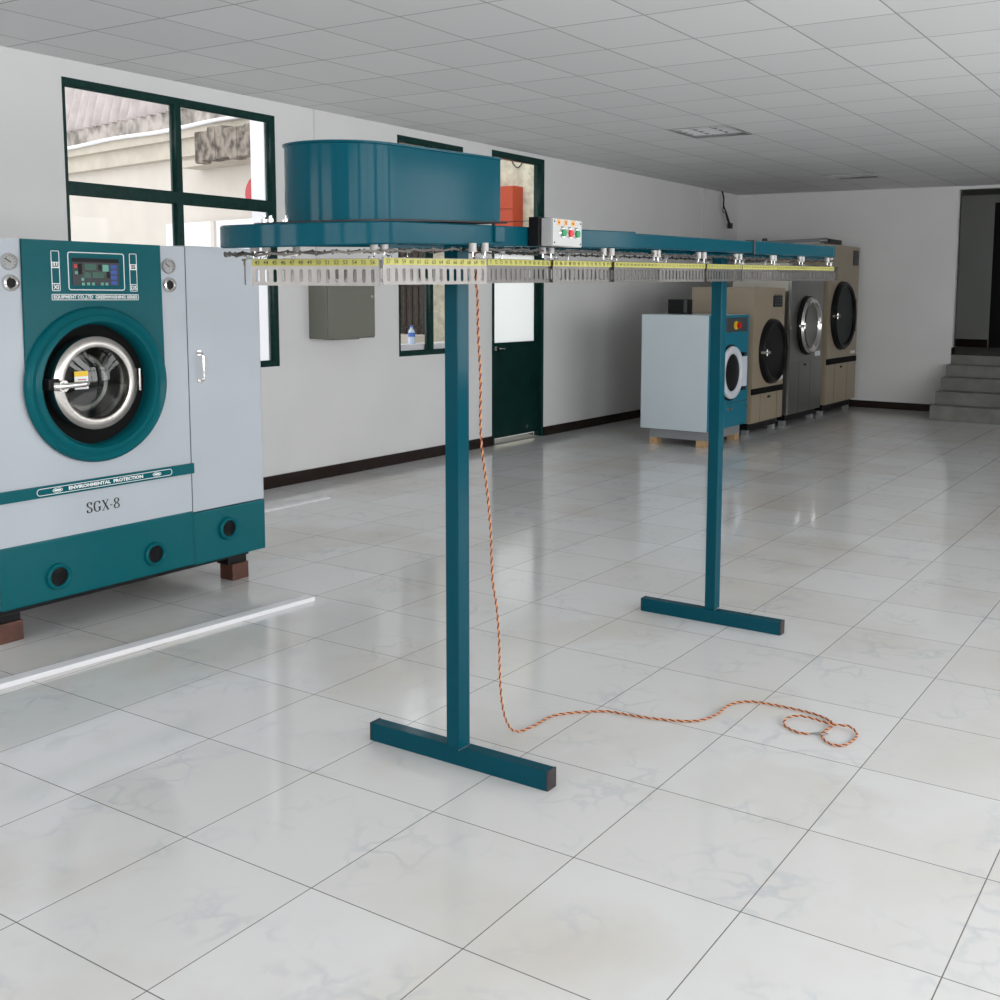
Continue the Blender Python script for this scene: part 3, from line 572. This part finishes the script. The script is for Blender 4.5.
def dryer(name, label, x0, x1, z0, z1, yb, body, dcx, dcz, dr_, band, lower, hinge, glass, top_ctrl, grp=None, steel=False):
    F = 4.62
    t = thing(name, label, 'tumble dryer', ((x0+x1)/2, 5.0, 0), None)
    obj('housing', bx(x0, x1, F+.012, yb, z0, z1, bev=.008), body, t)
    b = bx(x0+.004, x1-.004, F, F+.0118, band[1]+.002, z1-.004, bev=.003); obj('front_panel', b, body, t)
    if band[1]-band[0] > .01: obj('lint_band', bx(x0+.004, x1-.004, F-.006, F+.0118, band[0], band[1]), M['blackm'], t)
    n = lower
    lp = obj('lower_panel', bx(x0+.004, x1-.004, F, F+.0118, z0+.004, band[0]-.002, bev=.003), body, t)
    for k in n: obj('panel_gap', bx(k-.004, k+.004, F-.0012, F-.0001, z0+.01, band[0]-.008), M['bgroove'], lp)
    obj('panel_latch', bx((n[0]+n[-1])/2-.035, (n[0]+n[-1])/2+.035, F-.01, F-.0001, band[0]-.06, band[0]-.035, bev=.003), M['black'], lp)
    obj('plinth', bx(x0+.03, x1-.03, F+.05, yb-.05, .06, z0), M['black'], t)
    for x in (x0+.08, x1-.08):
        for y in (F+.1, yb-.12): obj('foot', bx(x-.035, x+.035, y-.035, y+.035, 0, .06, bev=.004), M['skid'], t)
    if steel:
        obj('gasket', lathe([(dr_+.005, 0), (dr_+.005, .03), (dr_-.03, .05), (dr_-.05, .03)], 56, front(dcx, F, dcz)), M['black'], t, smooth=True)
        d_ = obj('porthole_door', lathe([(dr_-.11, .03), (dr_-.1, .06), (dr_-.07, .085), (dr_-.035, .08), (dr_-.015, .05)], 56, front(dcx, F, dcz)), M['chrome'], t, smooth=True)
        obj('door_glass', lathe([(0, .035), (dr_-.1, .05)], 48, front(dcx, F, dcz)), M['stl2'], d_, smooth=True)
        obj('hinge', bx(dcx+dr_-.06, dcx+dr_+.01, F-.04, F-.001, dcz-.26, dcz+.26, bev=.01), M['steel'], d_)
    else:
        d_ = obj('porthole_door', lathe([(dr_-.075, .03), (dr_-.065, .06), (dr_-.04, .07), (dr_-.01, .05), (dr_, .0)], 56, front(dcx, F, dcz)), M['black'], t, smooth=True)
        obj('door_glass', lathe([(0, .05), (dr_-.07, .045)], 48, front(dcx, F, dcz)), glass, d_, smooth=True)
        obj('hinge', bx(dcx+dr_-.06, dcx+dr_+hinge, F-.035, F-.001, dcz-.22, dcz+.22, bev=.008), M['black'], d_)
    b = cyl(BM(), (dcx-dr_-.02, F-.05, dcz), (dcx-dr_+.1, F-.09, dcz), .016, .02, seg=12); cyl(b, (dcx-dr_+.05, F-.0, dcz), (dcx-dr_+.05, F-.08, dcz), .018, seg=12)
    cyl(b, (dcx-dr_+.05, F-.08, dcz-.035), (dcx-dr_+.05, F-.08, dcz+.035), .012, seg=10)
    obj('door_handle', b, M['chrome'], d_, smooth=True)
    if top_ctrl:
        cx0, cx1, cz0, cz1 = top_ctrl
        c_ = obj('control_panel', bx(cx0, cx1, F-.008, F-.0002, cz0, cz1, bev=.002), M['screen'], t)
        b = BM()
        for i in range(3):
            for j in range(4): box(b, cx0+.03+i*.08, cx0+.07+i*.08, F-.0095, F-.008, cz0+.02+j*.035, cz0+.035+j*.035)
        obj('keys', b, M['grey'], c_)
    return t
d1 = dryer('tumble_dryer', 'low beige tumble dryer with black round door, between teal washer and stainless dryer', 11.10, 12.03, .135, 1.637, 5.37, M['beige'],
      11.64, .92, .37, (.455, .52), (11.35, 11.85), .035, M['black'], (11.66, 11.93, 1.42, 1.545))
obj('logo_print', text('Dryer', .06, front(11.93, 4.619, .60), bold=.002), M['white'], d1) if False else None
b = BM()
for k in range(5): box(b, 11.86+k*.032, 11.882+k*.032, 4.6165, 4.6199, .565+.006*k, .60+.006*k)
obj('badge', b, M['white'], d1)
d2 = dryer('tumble_dryer', 'stainless steel tumble dryer with silver porthole, between the two beige dryers', 12.22, 13.36, .13, 1.93, 5.36, M['stl2'],
      12.79, 1.19, .355, (.76, .762), (12.55, 12.95), .1, M['stl2'], None, steel=True)
b = BM()
for k in range(4): box(b, 13.1+k*.05, 13.135+k*.05, 4.6165, 4.6199, .80, .86)
obj('badge', b, M['white'], d2)
obj('side_board', bx(12.205, 12.2195, 4.66, 5.36, 1.60, 1.93), M['cream'], d2)
d3 = dryer('tumble_dryer', 'tallest beige tumble dryer with black round door, last in the row by the back wall', 13.56, 14.78, .14, 2.21, 5.53, M['beige'],
      14.10, 1.29, .455, (.66, .735), (13.88, 14.4), .06, M['dglass'], (14.5, 14.72, 1.96, 2.16))
b = BM()
for k in range(4): box(b, 14.52+k*.05, 14.56+k*.05, 4.6165, 4.6199, .77, .81)
obj('badge', b, M['white'], d3)
obj('drum_back', lathe([(0, .03), (.37, .03)], 40, front(14.10, 4.62, 1.29)), M['grey'], d3)
# rod and bracket lying on top of the tall dryer
rd = thing('vent_pipe', 'dark pipe with black end piece lying on top of the tallest beige dryer', 'pipe', (13.55, 5.0, 2.21))
obj('pipe_run', cy((13.52, 5.5, 2.235), (13.52, 4.68, 2.26), .02, seg=12), M['skid'], rd)
obj('elbow', lathe([(0, .04), (.03, .04), (.04, .0), (.03, -.04), (0, -.04)], 16, Matrix.Translation((13.52, 5.5, 2.25))), M['dark'], rd, smooth=True)
obj('end_piece', bx(13.52, 14.0, 4.62, 4.70, 2.211, 2.27, bev=.005), M['black'], rd)
obj('coupling', cy((13.52, 4.74, 2.25), (13.52, 4.64, 2.25), .035, seg=14), M['steel'], rd)

# ================================================================== GARMENT CONVEYOR
gc = thing('garment_conveyor', 'long teal garment conveyor with oval track, drum cover and numbered hanger plates on two posts', 'garment conveyor', (3.7, 2.14, 0))
al = math.radians(-1.66)
TM = Matrix.Translation((2.74, 2.163, 0)) @ Matrix(((math.cos(al), -math.sin(al), 0, 0), (math.sin(al), math.cos(al), 0, 0), (.0165, 0, 1, 0), (0, 0, 0, 1)))
def sag(u): return .027*max(0, .3-u)**2
def tm(bm):
    for v in bm.verts: v.co.z -= sag(v.co.x)
    bmesh.ops.transform(bm, matrix=TM, verts=bm.verts); return bm
# stands
for (x, y0, y1, xa, ya) in ((2.752, 1.785, 2.527, 2.737, 2.146), (4.640, 1.747, 2.478, 4.652, 2.110)):
    ft = obj('base_bar', bx(x-.024, x+.024, y0+.006, y1-.006, 0, .064, bev=.003), M['teal'], gc)
    obj('end_cap', bx(x-.025, x+.025, y0, y0+.0058, .001, .065, bev=.0015), M['tealdark'], ft)
    obj('end_cap', bx(x-.025, x+.025, y1-.0058, y1, .001, .065, bev=.0015), M['tealdark'], ft)
    top = 1.71+.0165*(xa-2.74)
    po = obj('post', bx(xa-.029, xa+.029, ya-.026, ya+.026, .0642, top, bev=.003), M['teal'], gc)
    obj('weld_bead', bx(xa-.03, xa+.03, ya-.0268, ya-.0255, .064, .068), M['steel'], po)
    obj('cross_arm', bx(xa-.025, xa+.025, ya-.17, ya+.17, top, top+.05, bev=.003), M['teal'], gc)
UA, UB, RR = -.44, 2.89, .178
VC, RN, UJ = .107, .285, .50      # the drive-wheel end is wider than the rest of the track and narrows back to it at UJ
TE = math.radians(76.7)
def near_arc(off, n=36):
    a0, a1 = -PI/2, -2*PI+TE
    return [(UA+(RN+off)*math.cos(a0+(a1-a0)*k/n), VC+(RN+off)*math.sin(a0+(a1-a0)*k/n)) for k in range(n+1)]
def stadium(u0, u1, r, n=28):
    return [(u1+r*math.sin(PI*k/n)*1.0, -r*math.cos(PI*k/n)) for k in range(n+1)]+[(u0-r*math.sin(PI*k/n), r*math.cos(PI*k/n)) for k in range(n+1)]
def track(name, u0, u1, r_out, r_in, w0, w1, lip=.0):
    """rounded channel following the stadium between two stations (arc end included when it reaches UA / UB)"""
    b = BM(); path = []
    def pth(r):
        P = []
        n = 28
        if u0 <= UA and u1 < UB:
            P = [(u1, -r)]+near_arc(r-RR)+[(UJ, r), (u1, r)]
        elif u1 >= UB:
            P = [(u0, -r)]+[(UB+r*math.sin(PI*k/n), -r*math.cos(PI*k/n)) for k in range(n+1)]+[(u0, r)]
        return P
    prof = [(r_out-.004, w0), (r_out, w0+.004), (r_out, w1-.004), (r_out-.004, w1), (r_in+.003, w1), (r_in, w1-.003), (r_in, w0+.003), (r_in+.003, w0)]
    if u0 > UA and u1 < UB:
        for s in (-1, 1):
            rings = [[b.verts.new((u, s*r, w_)) for r, w_ in prof] for u in (u0, u1)]
            m = len(prof)
            for k in range(m): b.faces.new((rings[0][k], rings[0][(k+1) % m], rings[1][(k+1) % m], rings[1][k]))
            b.faces.new(rings[0]); b.faces.new(rings[1][::-1])
    else:
        paths = [pth(r) for r, _ in prof]; m = len(prof); L_ = len(paths[0])
        rings = [[b.verts.new((paths[k][i][0], paths[k][i][1], prof[k][1])) for k in range(m)] for i in range(L_)]
        for i in range(L_-1):
            for k in range(m): b.faces.new((rings[i][k], rings[i][(k+1) % m], rings[i+1][(k+1) % m], rings[i+1][k]))
        b.faces.new(rings[0]); b.faces.new(rings[-1][::-1])
    bmesh.ops.recalc_face_normals(b, faces=b.faces)
    return obj(name, tm(b), M['teal'], gc, smooth=True)
w0, w1 = 1.7105, 1.7695
track('rail', UA, .835, RR, RR-.045, w0-.001, w1+.002)
track('rail', .8352, 1.885, RR-.004, RR-.041, w0+.002, w1-.003)
track('rail', 1.8995, UB, RR, RR-.045, w0-.001, w1)
for s in (-1, 1):
    b = BM(); box(b, 1.884, 1.9, s*RR-.043 if s > 0 else -RR-.001, s*RR+.001 if s > 0 else -RR+.043, w0-.003, w1+.002)
    obj('rail_joint', tm(b), M['tealdark'], gc)
# lower guide flange under the rail
for s in (-1, 1):
    b = BM(); box(b, UA if s < 0 else UJ, UB, s*(RR-.05)-.012, s*(RR-.05)+.012, w0-.012, w0-.0015)
    obj('guide_flange', tm(b), M['teal'], gc)
# drum cover (motor housing): half round towards the window, flat towards the far end
DU0, DU1, DR = -.450, .022, .172
n = 36
def dpath(r): return [(DU1, -r)]+[(DU0-r*math.sin(PI*k/n), -r*math.cos(PI*k/n)) for k in range(n+1)]+[(DU1, r)]
b = BM(); levels = [(DR, w1+.006), (DR, w1+.190), (DR+.004, w1+.192), (DR+.005, w1+.197), (DR-.004, w1+.199)]
rings = [[b.verts.new((u, v, z+(.8*sag(u) if i_ else 0))) for u, v in dpath(r)] for i_, (r, z) in enumerate(levels)]
for A, B in zip(rings, rings[1:]):
    for i in range(len(A)): j = (i+1) % len(A); b.faces.new((A[i], A[j], B[j], B[i]))
b.faces.new(rings[-1])
bmesh.ops.recalc_face_normals(b, faces=b.faces)
dc = obj('drive_cover', tm(b), M['teal'], gc, smooth=True)
b = sheet([(DU1+.03, -DR-.004)]+[(DU0-(DR+.002)*math.sin(PI*k/n), -(DR+.004)*math.cos(PI*k/n)) for k in range(n+1)]+[(DU1+.03, DR+.004)], [], .005, Matrix.Translation((0, 0, w1+.0046)))
join(b, sheet(circ(UA, VC-.01, .2, 48), [], .004, Matrix.Translation((0, 0, w1+.0045))))
obj('mounting_plate', tm(b), M['tealdark'], gc)
for u, v in ((-.60, .085), (-.625, .12), (-.59, .01), (-.62, .15)):
    b = BM(); cyl(b, (u, v, w1+.0072), (u, v, w1+.016), .010, seg=6); cyl(b, (u, v, w1+.0072), (u, v, w1+.024), .005, seg=8)
    obj('cover_bolt', tm(b), M['chrome'], gc)
# thin support plate running to the control box
b = BM(); vs = [b.verts.new(p) for p in ((.02, -.17, w1+.004), (.02, -.12, w1+.008), (.33, -.10, w1+.024), (.33, -.19, w1+.024))]; b.faces.new(vs)
bmesh.ops.solidify(b, geom=b.faces[:], thickness=.003)
obj('support_plate', tm(b), M['tealdark'], gc)
for u in (-.1, .9, 1.6, 2.6): obj('cross_brace', tm(bx(u-.015, u+.015, -RR+.046, RR-.046, w0+.01, w0+.03)), M['teal'], gc)
# chain
b = BM(); pathc = []
LOOP = near_arc(-.012)+[(UJ, RR-.012)]+[(UB+(RR-.012)*math.sin(PI*k/20), (RR-.012)*math.cos(PI*k/20)) for k in range(21)]+[(UA, -RR+.012)]
LL = [0]
for a, b_ in zip(LOOP, LOOP[1:]): LL.append(LL[-1]+math.hypot(b_[0]-a[0], b_[1]-a[1]))
LT = LL[-1]
def loop_pt(s):
    s %= LT; k = 0
    while k < len(LL)-2 and LL[k+1] < s: k += 1
    f = (s-LL[k])/(LL[k+1]-LL[k]); a, b_ = LOOP[k], LOOP[k+1]
    return a[0]+(b_[0]-a[0])*f, a[1]+(b_[1]-a[1])*f, math.atan2(b_[1]-a[1], b_[0]-a[0])
nl = 190
for i in range(nl):
    u, v, a = loop_pt(i*LT/nl)
    mt = Matrix.Translation((u, v, w0-.018-.002*(i % 2))) @ Matrix.Rotation(a, 4, 'Z')
    box(b, -.024, .020, -.004, .004, -.0028, .0028, mtx=mt @ Matrix.Rotation(math.radians(7 if i % 2 else -7), 4, 'Y'))
    cyl(b, mt @ Vector((.018, 0, -.006)), mt @ Vector((.018, 0, .007)), .0032, seg=8)
obj('drive_chain', tm(b), M['chain'], gc)

# number plates -------------------------------------------------------------
PL, PH = .392, .073
cols = 14; pit = .0272
slots = []
for k in range(cols):
    x = (k-(cols-1)/2)*pit; slots.append(rrect(x-.0056, x+.0056, -.0645, -.0285, .0054, 3))
pl_me = sheet(rect(-PL/2, PL/2, -PH, 0), slots, .0016, FRONT)
box(pl_me, -PL/2, PL/2, -.008, .0008, -.0012, 0)          # folded top edge
tape_bm = bx(-PL/2+.003, PL/2-.003, -.0018, -.0009, -.0195, -.0015)
def carrier(parent):
    c = BM(); cyl(c, (0, .028, .021), (0, .028, .047), .0115, seg=20)
    o = obj('roller', c, M['nylon'], None, smooth=True)
    h_ = BM(); cyl(h_, (0, .028, .008), (0, .028, .0209), .0026, seg=8); tube(h_, [(0, .028, .010), (.006, .018, .006), (.006, .004, .004), (.002, .0005, -.004), (-.004, .0005, -.002), (-.005, .010, .006)], .0015, 6)
    q = obj('hanger_hook', h_, M['chrome'], None, smooth=True)
    return o, q
def me_of(b, name, m):
    me = bpy.data.meshes.new(name); b.to_mesh(me); b.free(); me.materials.append(m)
    return me
plate_me = me_of(pl_me, 'number_plate', M['galv']); tape_me = me_of(tape_bm, 'number_tape', M['yellow'])
ro, hq = carrier(None); roll_me, hook_me = ro.data, hq.data; bpy.data.objects.remove(ro); bpy.data.objects.remove(hq)
def child(name, me, parent, mtx_world):
    o = bpy.data.objects.new(name, me); C.objects.link(o); o.parent = parent
    base = Matrix.Translation(OFF[gc]); o.matrix_local = base.inverted() @ mtx_world
    return o
def plate(X, Y, Z, yaw, first, slope=.0165):
    mt = Matrix.Translation((X, Y, Z)) @ Matrix.Rotation(yaw, 4, 'Z') @ Matrix.Rotation(-slope*math.cos(yaw), 4, 'Y')
    p = child('number_plate', plate_me, gc, mt)
    t = bpy.data.objects.new('number_tape', tape_me); C.objects.link(t); t.parent = p
    b = BM()
    for k in range(cols):
        nn = (first+k-1) % 280+1
        text(str(nn), .0155 if nn < 100 else .0125, front((k-(cols-1)/2)*pit, -.0022, -.0108), ext=.0001, bm=b, bold=.0001)
    me = me_of(b, 'numerals', M['ink'])
    q = bpy.data.objects.new('numerals', me); C.objects.link(q); q.parent = p
    for s in (-1, 1):
        mr = Matrix.Translation((X, Y, Z)) @ Matrix.Rotation(yaw, 4, 'Z') @ Matrix.Translation((s*(PL/2-.03), 0, -slope*-s*(PL/2-.03)*math.cos(yaw)))
        r_ = child('roller', roll_me, gc, mr); h_ = child('hanger_hook', hook_me, gc, mr)
    return p
def zt(x): return 1.6605+.0165*(x-2.74)-.008*max(0, 3.04-x)**2
PLT = [(2.169, 2.190, -75, 43), (2.43, 1.975, -9, 57), (2.835, 1.962, 2, 71), (3.20, 1.955, -1, 85), (3.57, 1.942, .5, 99), (3.93, 1.935, -2.5, 113), (4.30, 1.922, .5, 127), (4.665, 1.91, -3, 141), (5.03, 1.90, 0, 155), (5.395, 1.89, -2.5, 169)]
for X, Y, yw, f in PLT: plate(X, Y, zt(X), math.radians(yw), f)
# the far run and the two turns
plate(2.24, 2.545, zt(2.24), math.radians(-131), 29)
s0 = LL[36]+.02
for k in range(8):
    u, v, a = loop_pt(s0+.21+k*.40); p = TM @ Vector((u, v+.018, 0)); plate(p.x, p.y, zt(p.x)+.003, PI+a+al+math.radians((-3, 2, -1, 4)[k % 4]), 15-14*k if k < 2 else 294-14*k)
p = TM @ Vector((UB+RR-.055, .03, 0)); plate(p.x, p.y, zt(p.x), PI/2-math.radians(4), 183)

# control box ----------------------------------------------------------------
bxm = obj('mounting_bracket', bx(2.888, 3.03, 1.937, 1.975, 1.705, 1.797, bev=.002), M['black'], gc)
cbx = obj('control_box', bx(2.903, 3.078, 1.897, 1.9365, 1.7065, 1.7935, bev=.003), M['boxgrey'], gc)
obj('box_lid', bx(2.9045, 3.0765, 1.893, 1.8968, 1.708, 1.792, bev=.0015), M['lid'], cbx)
for x in (2.913, 3.068):
    for z in (1.717, 1.783): obj('screw', cy((x, 1.893, z), (x, 1.8915, z), .0028, seg=8), M['ink'], cbx)
for x, m_, g_ in ((2.958, 'bgreen', 0), (3.000, 'bred', 0), (3.041, 'bgreen', 0)):
    r_ = obj('button_collar', cy((x-.0, 1.893, 1.749), (x, 1.887, 1.749), .0165, .0145, seg=28), M['chrome'], cbx, smooth=True)
    obj('push_button', cy((x, 1.887, 1.749), (x, 1.882, 1.749), .0125, .0115, seg=24), M[m_], r_, smooth=True)
for x, s in ((2.938, 0), (2.980, 1), (3.023, 2)):
    l_ = obj('button_label', bx(x-.009, x+.009, 1.8922, 1.8929, 1.773, 1.7895), M['orange'], cbx)
    b = BM()
    if s == 1: join(b, sheet(rrect(-.004, .004, -.005, .005, .002), [rrect(-.002, .002, -.003, .003, .001)], .0004), front(x, 1.892, 1.781))
    else:
        sg = -1 if s == 0 else 1
        join(b, sheet([(sg*.006, 0), (0, .004), (0, .0017), (-sg*.006, .0017), (-sg*.006, -.0017), (0, -.0017), (0, -.004)], [], .0004), front(x, 1.892, 1.781))
    obj('arrow_print' if s != 1 else 'stop_print', b, M['ink'], l_)
for x in (2.958, 3.000, 3.041): obj('small_caption', bx(x-.008, x+.008, 1.8922, 1.8928, 1.7665, 1.769), M['ink'], cbx)

# ================================================================== TWISTED CORD
HANG = [(2.807, 2.13, 1.70), (2.817, 2.13, 1.597), (2.825, 2.13, 1.533), (2.827, 2.13, 1.437), (2.840, 2.13, 1.273), (2.839, 2.13, 1.143), (2.848, 2.13, 1.042), (2.875, 2.13, .904), (2.895, 2.13, .765), (2.901, 2.13, .661), (2.908, 2.13, .58), (2.930, 2.13, .488), (2.944, 2.13, .371), (2.950, 2.13, .227), (2.968, 2.13, .115), (3.01, 2.13, .035)]
FLR = [(3.074, 2.132), (3.148, 2.117), (3.248, 2.112), (3.313, 2.071), (3.366, 2.015), (3.405, 1.955), (3.415, 1.89), (3.432, 1.796), (3.476, 1.674), (3.529, 1.622), (3.612, 1.602), (3.694, 1.604), (3.759, 1.579), (3.795, 1.523), (3.806, 1.394), (3.8, 1.293), (3.772, 1.23), (3.735, 1.202), (3.677, 1.208), (3.617, 1.202), (3.571, 1.161), (3.575, 1.116), (3.632, 1.098), (3.702, 1.102), (3.737, 1.139), (3.731, 1.174), (3.725, 1.217), (3.738, 1.283), (3.731, 1.338), (3.688, 1.361), (3.647, 1.357), (3.615, 1.321), (3.602, 1.275), (3.614, 1.25)]
cpts = [Vector(p) for p in HANG]
for i, (x, y) in enumerate(FLR):
    cpts.append(Vector((x*.996, y*.996, .006 if not (24 <= i <= 29) else .013)))
path = spline(cpts, 14)
# resample evenly
L_ = [0]
for a, b_ in zip(path, path[1:]): L_.append(L_[-1]+(b_-a).length)
N_ = int(L_[-1]/.0042); ev = []; j = 0
for i in range(N_+1):
    s = L_[-1]*i/N_
    while j < len(L_)-2 and L_[j+1] < s: j += 1
    f = (s-L_[j])/max(L_[j+1]-L_[j], 1e-9); ev.append(path[j].lerp(path[j+1], f))
cord = thing('twisted_power_cord', 'twisted orange and dark red two-wire cord hanging from the conveyor and curling on the tiles', 'power cord', (3.07, 2.13, 0))
up = Vector((1, 0, 0)); A = []; B = []
for i, p in enumerate(ev):
    t = (ev[min(i+1, N_)]-ev[max(i-1, 0)]).normalized(); up = (up-t*up.dot(t)).normalized(); s = t.cross(up)
    a = 2*PI*(L_[-1]*i/N_)/.030; o_ = (up*math.cos(a)+s*math.sin(a))*.0022; A.append(p+o_); B.append(p-o_)
obj('orange_wire', tube(BM(), A, .0025, 6), M['cordo'], cord, smooth=True)
obj('dark_wire', tube(BM(), B, .0025, 6), M['cordd'], cord, smooth=True)
e0 = ev[-1]
b = tube(BM(), spline([e0, e0+Vector((.02, -.02, 0)), e0+Vector((.035, -.045, 0)), e0+Vector((.03, -.06, 0))], 5), .002, 6); tube(b, spline([e0, e0+Vector((.01, -.03, 0)), e0+Vector((.02, -.055, 0))], 5), .002, 6)
obj('bare_ends', b, M['copper'], cord)
